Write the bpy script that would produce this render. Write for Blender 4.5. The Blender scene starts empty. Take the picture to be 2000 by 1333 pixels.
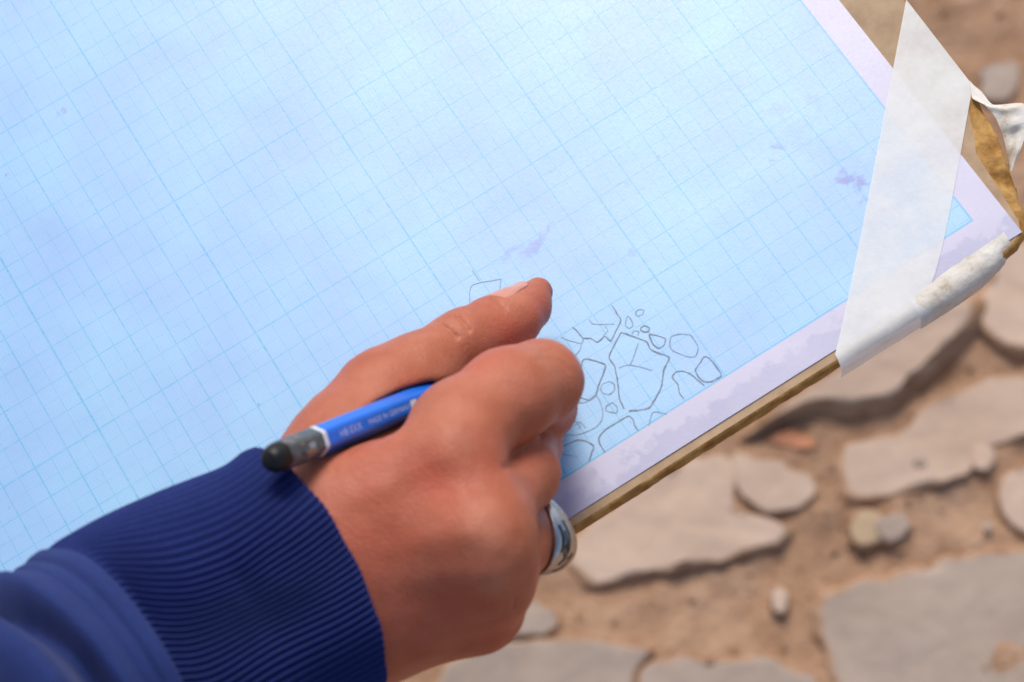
import bpy, bmesh, math, random
import numpy as np
from mathutils import Vector, Matrix, noise

random.seed(3)
np.random.seed(3)
S = bpy.context.scene
COL = S.collection
MM = 0.001
BOARD_Z = 0.80            # top of the drawing board above the ground (m)

# ------------------------------------------------------------------ camera
CAM = np.array([-8.372975730925916, -379.78035993942353, 601.1080197539538])   # mm, board frame
RCV = np.array([[0.8450605907398437, -0.5222953241937414, -0.11436866836586289],
                [-0.5248614055328242, -0.7695708300637677, -0.3637048837960136],
                [0.10194656914548111, 0.3673803639830498, -0.9244666382293887]])
FPX = 4600.0
cam_data = bpy.data.cameras.new('camera')
cam = bpy.data.objects.new('camera', cam_data)
COL.objects.link(cam)
S.camera = cam
cam_data.sensor_width = 36.0
cam_data.lens = FPX / 2000 * 36.0
cam_data.clip_start = 0.02
cam_data.clip_end = 400
cam_data.dof.use_dof = True
cam_data.dof.focus_distance = 0.672
cam_data.dof.aperture_fstop = 13.0
cam_data.dof.aperture_blades = 7
_r = Matrix(((RCV[0][0], -RCV[1][0], -RCV[2][0]),
             (RCV[0][1], -RCV[1][1], -RCV[2][1]),
             (RCV[0][2], -RCV[1][2], -RCV[2][2])))
cam.matrix_world = Matrix.Translation(Vector(CAM * MM) + Vector((0, 0, BOARD_Z))) @ _r.to_4x4()

# ------------------------------------------------------------------ daylight
SUN_DIR = Vector((0.27, 0.54, 0.80)).normalized()     # towards the light
SUN_EL = math.asin(SUN_DIR.z)
SUN_AZ = math.atan2(SUN_DIR.x, SUN_DIR.y)
w = bpy.data.worlds.new('World')
S.world = w
w.use_nodes = True
wn = w.node_tree
bg = wn.nodes['Background']
sky = wn.nodes.new('ShaderNodeTexSky')
sky.sky_type = 'NISHITA'
sky.sun_disc = False
sky.sun_elevation = SUN_EL
sky.sun_rotation = SUN_AZ
sky.air_density = 1.0
sky.dust_density = 3.0
sky.ozone_density = 1.0
wn.links.new(sky.outputs[0], bg.inputs[0])
bg.inputs[1].default_value = 0.085
sun_d = bpy.data.lights.new('sun', 'SUN')
sun_d.energy = 1.5
sun_d.angle = math.radians(24)
sun_d.color = (1.0, 0.93, 0.84)
sun = bpy.data.objects.new('sun', sun_d)
COL.objects.link(sun)
sun.rotation_euler = (-SUN_DIR).to_track_quat('-Z', 'Y').to_euler()
sun.location = (0, 0, 3)
S.view_settings.view_transform = 'Standard'
S.view_settings.look = 'None'
S.view_settings.exposure = 0.60
S.view_settings.gamma = 1
S.view_settings.use_curve_mapping = False

# ------------------------------------------------------------------ helpers
def P(px, py, h=0.0):
    """photo pixel + height above the board (mm) -> point in the board frame (mm)"""
    d = RCV.T @ np.array([(px - 1000) / FPX, (py - 666.5) / FPX, 1.0])
    return CAM + d * ((h - CAM[2]) / d[2])

def UV(u, v, h=0.0):
    """graph-paper centimetres -> board frame (mm)"""
    return np.array([10.1839 * u - 0.06605 * v, -9.81586 * v, h])

def to_uv(p):
    v = -p[1] / 9.81586
    return (p[0] + 0.06605 * v) / 10.1839, v

def Wd(p):
    return Vector((p[0] * MM, p[1] * MM, p[2] * MM + BOARD_Z))

def mesh_obj(name, verts, faces, mat=None, parent=None, smooth=True, mm=True, uvs=None):
    me = bpy.data.meshes.new(name)
    if isinstance(verts, np.ndarray) and mm:
        vv = verts * MM
        vv[:, 2] += BOARD_Z
        verts = vv.tolist()
    elif mm:
        verts = [tuple(Wd(v)) for v in verts]
    me.from_pydata(verts, [], faces)
    if smooth:
        me.polygons.foreach_set('use_smooth', [True] * len(me.polygons))
    if mat:
        me.materials.append(mat)
    if uvs is not None:
        lay = me.uv_layers.new(name='UVMap')
        li = np.empty(len(me.loops), dtype=np.int32)
        me.loops.foreach_get('vertex_index', li)
        lay.data.foreach_set('uv', np.asarray(uvs, dtype=np.float32)[li].ravel())
    me.update()
    o = bpy.data.objects.new(name, me)
    COL.objects.link(o)
    if parent:
        o.parent = parent
        o.matrix_parent_inverse = parent.matrix_world.inverted() if False else Matrix.Translation(-parent.location)
    return o

def empty(name, loc):
    o = bpy.data.objects.new(name, None)
    COL.objects.link(o)
    o.location = loc
    o.empty_display_size = 0.02
    return o

def tag(o, label=None, cat=None, group=None, kind=None):
    if label: o['label'] = label
    if cat: o['category'] = cat
    if group: o['group'] = group
    if kind: o['kind'] = kind
    return o

def grid_faces(n, m, wrap=False, flip=False):
    """n rows of m verts"""
    f = []
    for i in range(n - 1):
        for j in range(m if wrap else m - 1):
            a = i * m + j
            b = i * m + (j + 1) % m
            q = (a, b, b + m, a + m)
            f.append(q[::-1] if flip else q)
    return f

def nz(p, s=1.0, o=0.0):
    return noise.noise(Vector((p[0] * s + o, p[1] * s + o * 1.7, p[2] * s - o)))

class NT:
    """tiny node-tree helper"""
    def __init__(self, name):
        self.m = bpy.data.materials.new(name)
        self.m.use_nodes = True
        self.t = self.m.node_tree
        self.b = self.t.nodes['Principled BSDF']
    def n(self, typ, **kw):
        x = self.t.nodes.new(typ)
        for k, v in kw.items():
            setattr(x, k, v)
        return x
    def l(self, a, b):
        self.t.links.new(a, b)
    def val(self, sock, v):
        if isinstance(v, (int, float)): sock.default_value = v
        elif isinstance(v, (tuple, list)): sock.default_value = v
        else: self.l(v, sock)
    def math(self, op, a, b=None, c=None, clamp=False):
        x = self.n('ShaderNodeMath', operation=op)
        x.use_clamp = clamp
        self.val(x.inputs[0], a)
        if b is not None: self.val(x.inputs[1], b)
        if c is not None: self.val(x.inputs[2], c)
        return x.outputs[0]
    def noise(self, scale, detail=4, rough=0.55, vec=None, dist=0.0):
        x = self.n('ShaderNodeTexNoise')
        x.inputs['Scale'].default_value = scale
        x.inputs['Detail'].default_value = detail
        x.inputs['Roughness'].default_value = rough
        x.inputs['Distortion'].default_value = dist
        if vec is not None: self.l(vec, x.inputs['Vector'])
        return x.outputs['Fac']
    def ramp(self, fac, stops):
        x = self.n('ShaderNodeValToRGB')
        e = x.color_ramp.elements
        while len(e) < len(stops): e.new(0.5)
        for el, (p, c) in zip(e, stops):
            el.position = p
            el.color = (*c, 1) if len(c) == 3 else c
        self.val(x.inputs[0], fac)
        return x.outputs['Color']
    def mix(self, fac, a, b, mode='MIX'):
        x = self.n('ShaderNodeMix', data_type='RGBA', blend_type=mode)
        self.val(x.inputs[0], fac)
        for s, v in ((x.inputs[6], a), (x.inputs[7], b)):
            if isinstance(v, tuple): s.default_value = (*v, 1) if len(v) == 3 else v
            else: self.l(v, s)
        return x.outputs[2]
    def smooth(self, x, lo, hi, a=0.0, b=1.0):
        r = self.n('ShaderNodeMapRange', interpolation_type='SMOOTHSTEP')
        self.val(r.inputs[0], x)
        r.inputs[1].default_value = lo; r.inputs[2].default_value = hi
        r.inputs[3].default_value = a; r.inputs[4].default_value = b
        return r.outputs[0]
    def bump(self, h, strength=0.3, dist=0.001, prev=None):
        x = self.n('ShaderNodeBump')
        x.inputs['Strength'].default_value = strength
        x.inputs['Distance'].default_value = dist
        self.l(h, x.inputs['Height'])
        if prev is not None: self.l(prev, x.inputs['Normal'])
        return x.outputs[0]
    def obj(self):
        x = self.n('ShaderNodeTexCoord')
        return x.outputs['Object']
    def set(self, **kw):
        for k, v in kw.items():
            self.val(self.b.inputs[k.replace('_', ' ')], v if not (isinstance(v, tuple) and len(v) == 3) else (*v, 1))

# ------------------------------------------------------------------ materials
def mat_earth():
    t = NT('earth'); c = t.obj()
    n1 = t.noise(9, 6, 0.6, c); n2 = t.noise(60, 5, 0.65, c); n3 = t.noise(300, 3, 0.6, c)
    col = t.ramp(n1, [(0.3, (0.30, 0.165, 0.092)), (0.5, (0.42, 0.255, 0.155)), (0.7, (0.52, 0.345, 0.235))])
    col2 = t.ramp(n2, [(0.3, (0.25, 0.13, 0.065)), (0.55, (0.44, 0.27, 0.17)), (0.8, (0.56, 0.40, 0.29))])
    t.l(t.mix(0.5, col, col2), t.b.inputs['Base Color'])
    t.set(Roughness=0.95)
    t.l(t.bump(n3, 0.5, 0.004, t.bump(n2, 0.7, 0.01)), t.b.inputs['Normal'])
    return t.m

def mat_stone(name, a, b, spot):
    t = NT(name); c = t.obj()
    i = t.n('ShaderNodeObjectInfo')
    n1 = t.noise(14, 6, 0.6, c); n2 = t.noise(90, 4, 0.6, c); n3 = t.noise(35, 5, 0.7, c, 0.6)
    col = t.ramp(n1, [(0.3, a), (0.7, b)])
    col = t.mix(t.smooth(n3, 0.62, 0.76), col, spot)
    col = t.mix(t.smooth(n2, 0.3, 0.75, 0.0, 0.25), col, tuple(x * 0.62 for x in b))
    dirt = t.n('ShaderNodeAttribute', attribute_name='dirt').outputs['Fac']
    dn = t.math('ADD', dirt, t.math('MULTIPLY', t.math('SUBTRACT', t.noise(22, 6, 0.65, c), 0.5), 2.2))
    ecol = t.ramp(t.noise(60, 5, 0.65, c), [(0.3, (0.27, 0.145, 0.075)), (0.55, (0.42, 0.26, 0.16)), (0.8, (0.53, 0.37, 0.26))])
    col = t.mix(t.smooth(dn, 0.30, 0.75), col, ecol)
    hsv = t.n('ShaderNodeHueSaturation')
    t.l(col, hsv.inputs['Color'])
    t.l(t.smooth(i.outputs['Random'], 0, 1, 0.93, 1.06), hsv.inputs['Value'])
    t.l(hsv.outputs[0], t.b.inputs['Base Color'])
    t.set(Roughness=0.85)
    t.l(t.bump(n2, 0.4, 0.003, t.bump(n1, 0.4, 0.008)), t.b.inputs['Normal'])
    return t.m

def mat_paper():
    t = NT('graph_paper_print')
    uv = t.n('ShaderNodeUVMap'); sep = t.n('ShaderNodeSeparateXYZ')
    t.l(uv.outputs[0], sep.inputs[0])
    U, V = sep.outputs[0], sep.outputs[1]
    vec = uv.outputs[0]
    # printed grid, distances in centimetres to the nearest multiple of the period
    def dist(x, p): return t.math('PINGPONG', x, p / 2)
    def line(x, p, wd, soft): return t.smooth(dist(x, p), wd, wd + soft, 1.0, 0.0)
    wear = t.smooth(t.noise(0.9, 4, 0.6, vec), 0.3, 0.7, 0.55, 1.0)
    wear2 = t.smooth(t.noise(6.0, 3, 0.6, vec), 0.3, 0.65, 0.45, 1.0)
    k = None
    for x, amp in ((U, 1.0), (V, 0.82)):
        b5 = t.math('MULTIPLY', line(x, 5.0, 0.012, 0.035), 0.95 * amp)
        b1 = t.math('MULTIPLY', line(x, 1.0, 0.008, 0.03), 0.80 * amp)
        b2 = t.math('MULTIPLY', line(x, 0.5, 0.004, 0.03), 0.50 * amp)
        b0 = t.math('MULTIPLY', line(x, 0.1, 0.003, 0.024), 0.17)
        s = t.math('MAXIMUM', t.math('MAXIMUM', b5, b1), t.math('MAXIMUM', b2, b0))
        k = s if k is None else t.math('MAXIMUM', k, s)
    k = t.math('MULTIPLY', t.math('MULTIPLY', k, wear), wear2)
    inside = t.math('MULTIPLY', t.smooth(U, 17.975, 17.99, 1, 0), t.smooth(V, 18.60, 18.615, 1, 0))
    k = t.math('MULTIPLY', k, inside)
    bu = t.math('MULTIPLY', t.smooth(t.math('ABSOLUTE', t.math('SUBTRACT', U, 17.98)), 0.014, 0.045, 1, 0), t.smooth(V, 18.60, 18.63, 1, 0))
    bv = t.math('MULTIPLY', t.smooth(t.math('ABSOLUTE', t.math('SUBTRACT', V, 18.60)), 0.014, 0.045, 1, 0), t.smooth(U, 17.97, 18.0, 1, 0))
    k = t.math('MAXIMUM', k, t.math('MULTIPLY', t.math('MAXIMUM', bu, bv), 0.75))
    # tints
    fib = t.noise(9.0, 6, 0.7, vec)
    cloud = t.noise(0.30, 4, 0.5, vec)
    ins = t.ramp(cloud, [(0.35, (0.245, 0.455, 0.78)), (0.65, (0.262, 0.535, 0.80))])
    ins = t.mix(t.smooth(fib, 0.35, 0.75, 0.0, 0.22), ins, (0.34, 0.43, 0.79))
    mar = t.ramp(t.noise(0.45, 5, 0.55, vec), [(0.38, (0.345, 0.35, 0.53)), (0.5, (0.375, 0.38, 0.56)), (0.66, (0.42, 0.415, 0.59))])
    # blotchy damp margin along the lower edge
    blot = t.smooth(t.math('ADD', t.noise(0.95, 4, 0.6, vec, 0.4), t.math('MULTIPLY', t.math('SUBTRACT', 19.15, V), 0.35)), 0.47, 0.57)
    mar = t.mix(t.math('MULTIPLY', blot, 0.55), mar, (0.54, 0.525, 0.68))
    base = t.mix(inside, mar, ins)
    # purple smears and specks at their own places (u, v, long radius, short radius, angle, strength)
    spots = None
    wob = t.n('ShaderNodeTexNoise'); wob.inputs['Scale'].default_value = 3.0; wob.inputs['Detail'].default_value = 5
    t.l(vec, wob.inputs['Vector'])
    wv = t.n('ShaderNodeVectorMath', operation='MULTIPLY_ADD')
    t.l(wob.outputs['Color'], wv.inputs[0]); wv.inputs[1].default_value = (0.9, 0.9, 0); wv.inputs[2].default_value = (-0.45, -0.45, 0)
    ad = t.n('ShaderNodeVectorMath', operation='ADD'); t.l(vec, ad.inputs[0]); t.l(wv.outputs[0], ad.inputs[1])
    for (px, py, ra, rb, ang, st) in SMEARS:
        u0, v0 = to_uv(P(px, py, 0))
        mp = t.n('ShaderNodeMapping', vector_type='TEXTURE')
        mp.inputs['Location'].default_value = (u0, v0, 0)
        mp.inputs['Rotation'].default_value = (0, 0, math.radians(ang))
        mp.inputs['Scale'].default_value = (ra, rb, 1)
        t.l(ad.outputs[0], mp.inputs['Vector'])
        ln = t.n('ShaderNodeVectorMath', operation='LENGTH'); t.l(mp.outputs[0], ln.inputs[0])
        s = t.smooth(ln.outputs['Value'], 0.25, 1.2, st * 1.1, 0.0)
        spots = s if spots is None else t.math('MAXIMUM', spots, s)
    dust = t.smooth(t.noise(5.5, 2, 0.5, vec), 0.735, 0.78, 0, 0.4)
    spots = t.math('MAXIMUM', spots, dust)
    base = t.mix(spots, base, (0.16, 0.20, 0.55))
    base = t.mix(k, base, (0.015, 0.36, 0.66))
    t.l(base, t.b.inputs['Base Color'])
    t.l(t.smooth(fib, 0.3, 0.8, 0.36, 0.43), t.b.inputs['Roughness'])
    t.set(Specular_IOR_Level=0.78)
    t.l(t.bump(t.noise(14, 4, 0.6, vec), 0.05, 0.0005), t.b.inputs['Normal'])
    return t.m

SMEARS = [(1045, 478, 0.62, 0.16, -18, 0.55), (1000, 495, 0.45, 0.13, -12, 0.42), (1072, 448, 0.22, 0.08, -25, 0.4),
          (1658, 350, 0.36, 0.24, 20, 0.95), (1683, 360, 0.26, 0.17, -20, 0.85), (1522, 290, 0.17, 0.11, 10, 0.65),
          (1510, 318, 0.16, 0.10, 30, 0.55), (1290, 308, 0.15, 0.10, 0, 0.4), (1690, 395, 0.12, 0.3, 0, 0.45),
          (122, 220, 0.14, 0.10, 0, 0.45), (15, 346, 0.22, 0.09, 0, 0.5), (1232, 495, 0.2, 0.1, 0, 0.3),
          (512, 795, 0.14, 0.10, 30, 0.45), (1075, 332, 0.1, 0.07, 0, 0.4), (1215, 365, 0.16, 0.09, 0, 0.25),
          (1520, 215, 0.5, 0.3, 10, 0.22), (1590, 200, 0.3, 0.2, 40, 0.22), (1610, 300, 1.5, 0.5, 60, 0.16), (1440, 160, 0.8, 0.4, 20, 0.12), (1560, 250, 0.6, 0.4, 0, 0.16), (60, 440, 1.6, 0.7, 60, 0.10), (725, 415, 0.1, 0.06, 0, 0.3)]

def mat_simple(name, col, rough=0.6, spec=0.5, metal=0.0, nscale=0, nstr=0.0, var=0.0, col2=None, bdist=0.0005):
    t = NT(name); c = t.obj()
    if nscale:
        n = t.noise(nscale, 5, 0.6, c)
        c2 = col2 or tuple(x * (1 - var) for x in col)
        t.l(t.ramp(n, [(0.35, c2), (0.65, col)]), t.b.inputs['Base Color'])
        if nstr: t.l(t.bump(n, nstr, bdist), t.b.inputs['Normal'])
    else:
        t.set(Base_Color=col)
    t.set(Roughness=rough, Specular_IOR_Level=spec, Metallic=metal)
    return t.m

def mat_tape():
    t = NT('masking_tape_film'); c = t.obj()
    n1 = t.noise(45, 5, 0.65, c); n2 = t.noise(500, 3, 0.6, c); n3 = t.noise(160, 4, 0.7, c)
    t.l(t.ramp(n1, [(0.3, (0.86, 0.87, 0.85)), (0.7, (0.93, 0.94, 0.92))]), t.b.inputs['Base Color'])
    t.set(Roughness=0.55, Specular_IOR_Level=0.4)
    t.l(t.smooth(n1, 0.3, 0.7, 0.80, 0.56), t.b.inputs['Alpha'])
    t.l(t.bump(n3, 0.25, 0.0006, t.bump(n2, 0.2, 0.0002)), t.b.inputs['Normal'])
    return t.m

def mat_old_tape():
    t = NT('old_masking_tape'); c = t.obj()
    n1 = t.noise(110, 5, 0.65, c); n3 = t.noise(260, 4, 0.7, c)
    t.l(t.ramp(n1, [(0.30, (0.44, 0.34, 0.22)), (0.42, (0.72, 0.66, 0.57)), (0.6, (0.80, 0.77, 0.70))]), t.b.inputs['Base Color'])
    t.set(Roughness=0.7, Specular_IOR_Level=0.3)
    t.l(t.bump(n3, 0.5, 0.0008), t.b.inputs['Normal'])
    return t.m

def mat_skin():
    t = NT('skin'); c = t.obj()
    at = t.n('ShaderNodeAttribute', attribute_name='flush'); fl = at.outputs['Fac']
    n1 = t.noise(85, 6, 0.65, c); n2 = t.noise(320, 4, 0.6, c)
    col = t.ramp(n1, [(0.3, (0.41, 0.108, 0.052)), (0.55, (0.47, 0.147, 0.082)), (0.75, (0.52, 0.187, 0.114))])
    col = t.mix(t.math('MULTIPLY', fl, 0.85, clamp=True), col, (0.55, 0.105, 0.06))
    col = t.mix(t.smooth(n2, 0.55, 0.75, 0, 0.18), col, (0.30, 0.10, 0.05))
    pa = t.n('ShaderNodeAttribute', attribute_name='pale').outputs['Fac']
    col = t.mix(t.math('MULTIPLY', pa, 0.5, clamp=True), col, (0.58, 0.26, 0.15))  # paler knuckle skin, and lit skin areas painted lighter
    t.l(col, t.b.inputs['Base Color'])
    vo = t.n('ShaderNodeTexVoronoi', feature='DISTANCE_TO_EDGE')
    vo.inputs['Scale'].default_value = 1300; t.l(c, vo.inputs['Vector'])
    vo2 = t.n('ShaderNodeTexVoronoi', feature='DISTANCE_TO_EDGE')
    vo2.inputs['Scale'].default_value = 600; t.l(c, vo2.inputs['Vector'])
    b = t.bump(t.smooth(vo.outputs[0], 0, 0.25), 0.4, 0.00012)
    b = t.bump(t.smooth(vo2.outputs[0], 0, 0.2), 0.25, 0.0002, b)
    b = t.bump(t.noise(150, 5, 0.65, c), 0.12, 0.0006, b)
    t.l(b, t.b.inputs['Normal'])
    t.set(Roughness=0.47, Specular_IOR_Level=0.34)
    t.b.inputs['Subsurface Weight'].default_value = 0.25
    t.b.inputs['Subsurface Radius'].default_value = (0.004, 0.0015, 0.0008)
    t.b.inputs['Subsurface Scale'].default_value = 0.9
    return t.m

def mat_cloth(name, a, b, scale=2600):
    t = NT(name); c = t.obj()
    n1 = t.noise(40, 5, 0.6, c); n2 = t.noise(scale, 3, 0.7, c)
    col = t.ramp(n1, [(0.3, a), (0.7, b)])
    col = t.mix(t.smooth(n2, 0.35, 0.7, 0, 0.35), col, tuple(x * 1.9 for x in b))
    t.l(col, t.b.inputs['Base Color'])
    t.set(Roughness=0.9, Specular_IOR_Level=0.15)
    t.b.inputs['Sheen Weight'].default_value = 0.2
    t.b.inputs['Sheen Roughness'].default_value = 0.45
    t.b.inputs['Sheen Tint'].default_value = (0.5, 0.55, 0.95, 1)
    t.l(t.bump(n2, 0.4, 0.0004), t.b.inputs['Normal'])
    return t.m

M = {}
M['earth'] = mat_earth()
M['stone'] = mat_stone('pale_stone', (0.48, 0.345, 0.26), (0.57, 0.43, 0.34), (0.46, 0.29, 0.19))
M['grey_stone'] = mat_stone('grey_stone', (0.36, 0.28, 0.225), (0.43, 0.345, 0.285), (0.36, 0.26, 0.19))
M['red_stone'] = mat_stone('red_stone', (0.60, 0.21, 0.10), (0.60, 0.29, 0.16), (0.5, 0.17, 0.09))
M['yellow_stone'] = mat_stone('yellow_stone', (0.42, 0.30, 0.18), (0.52, 0.39, 0.26), (0.35, 0.25, 0.15))
M['paper'] = mat_paper()
M['board'] = mat_simple('cardboard_face', (0.50, 0.355, 0.225), 0.8, 0.25, nscale=120, nstr=0.25, col2=(0.38, 0.265, 0.165))
M['edge'] = mat_simple('worn_board_edge', (0.56, 0.33, 0.11), 0.75, 0.25, nscale=170, nstr=0.9, col2=(0.29, 0.135, 0.03), bdist=0.001)
M['tape'] = mat_tape()
M['oldtape'] = mat_old_tape()
M['skin'] = mat_skin()
M['nail'] = mat_simple('fingernail', (0.65, 0.30, 0.22), 0.28, 0.5, nscale=160, col2=(0.57, 0.24, 0.17))
M['graphite'] = mat_simple('graphite_line', (0.17, 0.21, 0.29), 0.6, 0.3, nscale=900, col2=(0.27, 0.34, 0.47))
M['graphite_faint'] = mat_simple('faint_graphite_line', (0.22, 0.30, 0.42), 0.6, 0.3, nscale=900, col2=(0.33, 0.46, 0.66))
M['blue'] = mat_simple('blue_lacquer', (0.014, 0.17, 0.78), 0.22, 0.5, nscale=200, col2=(0.012, 0.15, 0.70))
M['white'] = mat_simple('white_paint', (0.72, 0.75, 0.80), 0.4)
M['silverink'] = mat_simple('silver_print', (0.55, 0.64, 0.90), 0.4, 0.5, nscale=1500, col2=(0.36, 0.47, 0.82))
M['cap'] = mat_simple('black_lacquer', (0.006, 0.007, 0.008), 0.45, 0.4, nscale=300, col2=(0.012, 0.010, 0.009))
def mat_dip():
    t = NT('chipped_grey_lacquer'); c = t.obj()
    n = t.noise(260, 4, 0.6, c, 0.5)
    col = t.ramp(t.noise(900, 3, 0.6, c), [(0.3, (0.055, 0.075, 0.085)), (0.7, (0.10, 0.13, 0.145))])
    col = t.mix(t.smooth(n, 0.59, 0.64), col, (0.27, 0.16, 0.10))
    col = t.mix(t.smooth(n, 0.40, 0.34), col, (0.02, 0.02, 0.02))
    t.l(col, t.b.inputs['Base Color']); t.set(Roughness=0.35)
    t.l(t.bump(n, 0.4, 0.0006), t.b.inputs['Normal'])
    return t.m
M['dip'] = mat_dip()
M['wood'] = mat_simple('cedar_wood', (0.52, 0.30, 0.16), 0.7, nscale=500, var=0.2)
M['lead'] = mat_simple('pencil_lead', (0.03, 0.03, 0.035), 0.35, 0.5)
M['silver'] = mat_simple('worn_silver', (0.62, 0.61, 0.60), 0.26, 0.5, 1.0, nscale=700, nstr=0.15, col2=(0.50, 0.49, 0.48), bdist=0.0003)
M['oxid'] = mat_simple('blackened_silver', (0.06, 0.055, 0.05), 0.5, 0.4, 0.6)
M['rib'] = mat_cloth('ribbed_navy_knit', (0.013, 0.022, 0.108), (0.018, 0.031, 0.145))
M['cloth'] = mat_cloth('navy_sweatshirt', (0.016, 0.028, 0.115), (0.023, 0.040, 0.150))

# ------------------------------------------------------------------ ground and stones
GZ = -BOARD_Z * 1000      # ground level in the board frame (mm)
def axis_steps(lo, hi, step, far):
    a = list(np.arange(lo, hi + 1e-6, step))
    g, x = step, hi
    while x < far:
        g *= 1.5; x += g; a.append(x)
    g, x = step, lo
    while x > -far:
        g *= 1.5; x -= g; a.insert(0, x)
    return a
xs = axis_steps(-400, 800, 7, 120000)
ys = axis_steps(-420, 820, 7, 120000)
gv = []
for y in ys:
    for x in xs:
        q = (x * .001, y * .001, 0)
        z = 7 * nz(q, 9, 3) + 5 * nz(q, 30, 7) + 4.0 * nz(q, 75, 1) + 1.8 * nz(q, 150, 5)
        gv.append((x, y, GZ - 3 + z))
ground = mesh_obj('ground', gv, grid_faces(len(ys), len(xs)), M['earth'])
tag(ground, 'dry reddish brown earth with pale flat stones set in it', kind='structure')

def make_stone(poly, hh, mat, sink=14, slope=0.10, px=True, rough=1.0, first=[True]):
    """rounded slab from an outline; poly in photo pixels (projected on its own top level) or mm"""
    pts = [P(x, y, GZ + hh)[:2] for x, y in poly] if px else [np.array(p) for p in poly]
    pts = np.array(pts)
    area = 0.5 * np.sum(pts[:, 0] * np.roll(pts[:, 1], -1) - np.roll(pts[:, 0], -1) * pts[:, 1])
    if area < 0: pts = pts[::-1]
    # resample
    per = np.linalg.norm(np.roll(pts, -1, 0) - pts, axis=1)
    n = max(24, int(per.sum() / 6))
    cum = np.concatenate([[0], np.cumsum(per)])
    tt = np.linspace(0, cum[-1], n, endpoint=False)
    cl = np.vstack([pts, pts[:1]])
    out = np.stack([np.interp(tt, cum, cl[:, 0]), np.interp(tt, cum, cl[:, 1])], 1)
    for _ in range(2):
        out = 0.5 * out + 0.25 * (np.roll(out, 1, 0) + np.roll(out, -1, 0))
    c = out.mean(0)
    size = math.sqrt(abs(area))
    rings = [(1 + slope * 1.6, -sink, 1), (1 + slope * 1.0, -1.0, 1), (1 + slope * 0.5, hh * 0.45, 1), (1.0 + slope * .1, hh * 0.80, .9), (0.975, hh * 0.93, .55), (0.94, hh, .25),
             (0.88, hh, .05), (0.80, hh, -.1), (0.66, hh, -.25), (0.5, hh, -.35), (0.34, hh, -.4), (0.18, hh, -.4)]
    vs = []; dirt = []
    for kk, z, dt in rings:
        for p in out:
            q = c + (p - c) * kk
            qq = (q[0] * .001, q[1] * .001, z * .001)
            qo = (p[0] * .001, p[1] * .001, 0)
            j = 4.5 * rough * nz(qo, 24, 2) + 3.0 * rough * nz(qo, 70, 9) + 1.4 * nz(qq, 190, 9)
            dirt.append(dt)
            dr = (p - c) / (np.linalg.norm(p - c) + 1e-6)
            q = q + dr * j * (1.4 if kk > 0.93 else 0)
            zz = z + (rough * (2.4 * nz(qq, 22, 4) + 1.5 * nz(qq, 70, 6) + 0.5 * nz(qq, 200, 6)) if z > 0 else 0)
            vs.append((q[0], q[1], GZ + zz))
    vs.append((c[0], c[1], GZ + hh)); dirt.append(-.4)
    f = grid_faces(len(rings), n, wrap=True)
    b = (len(rings) - 1) * n
    f += [(b + i, b + (i + 1) % n, len(vs) - 1) for i in range(n)]
    o = mesh_obj('stone', vs, f, mat, ground)
    o.data.attributes.new('dirt', 'FLOAT', 'POINT').data.foreach_set('value', dirt)
    return o

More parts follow.
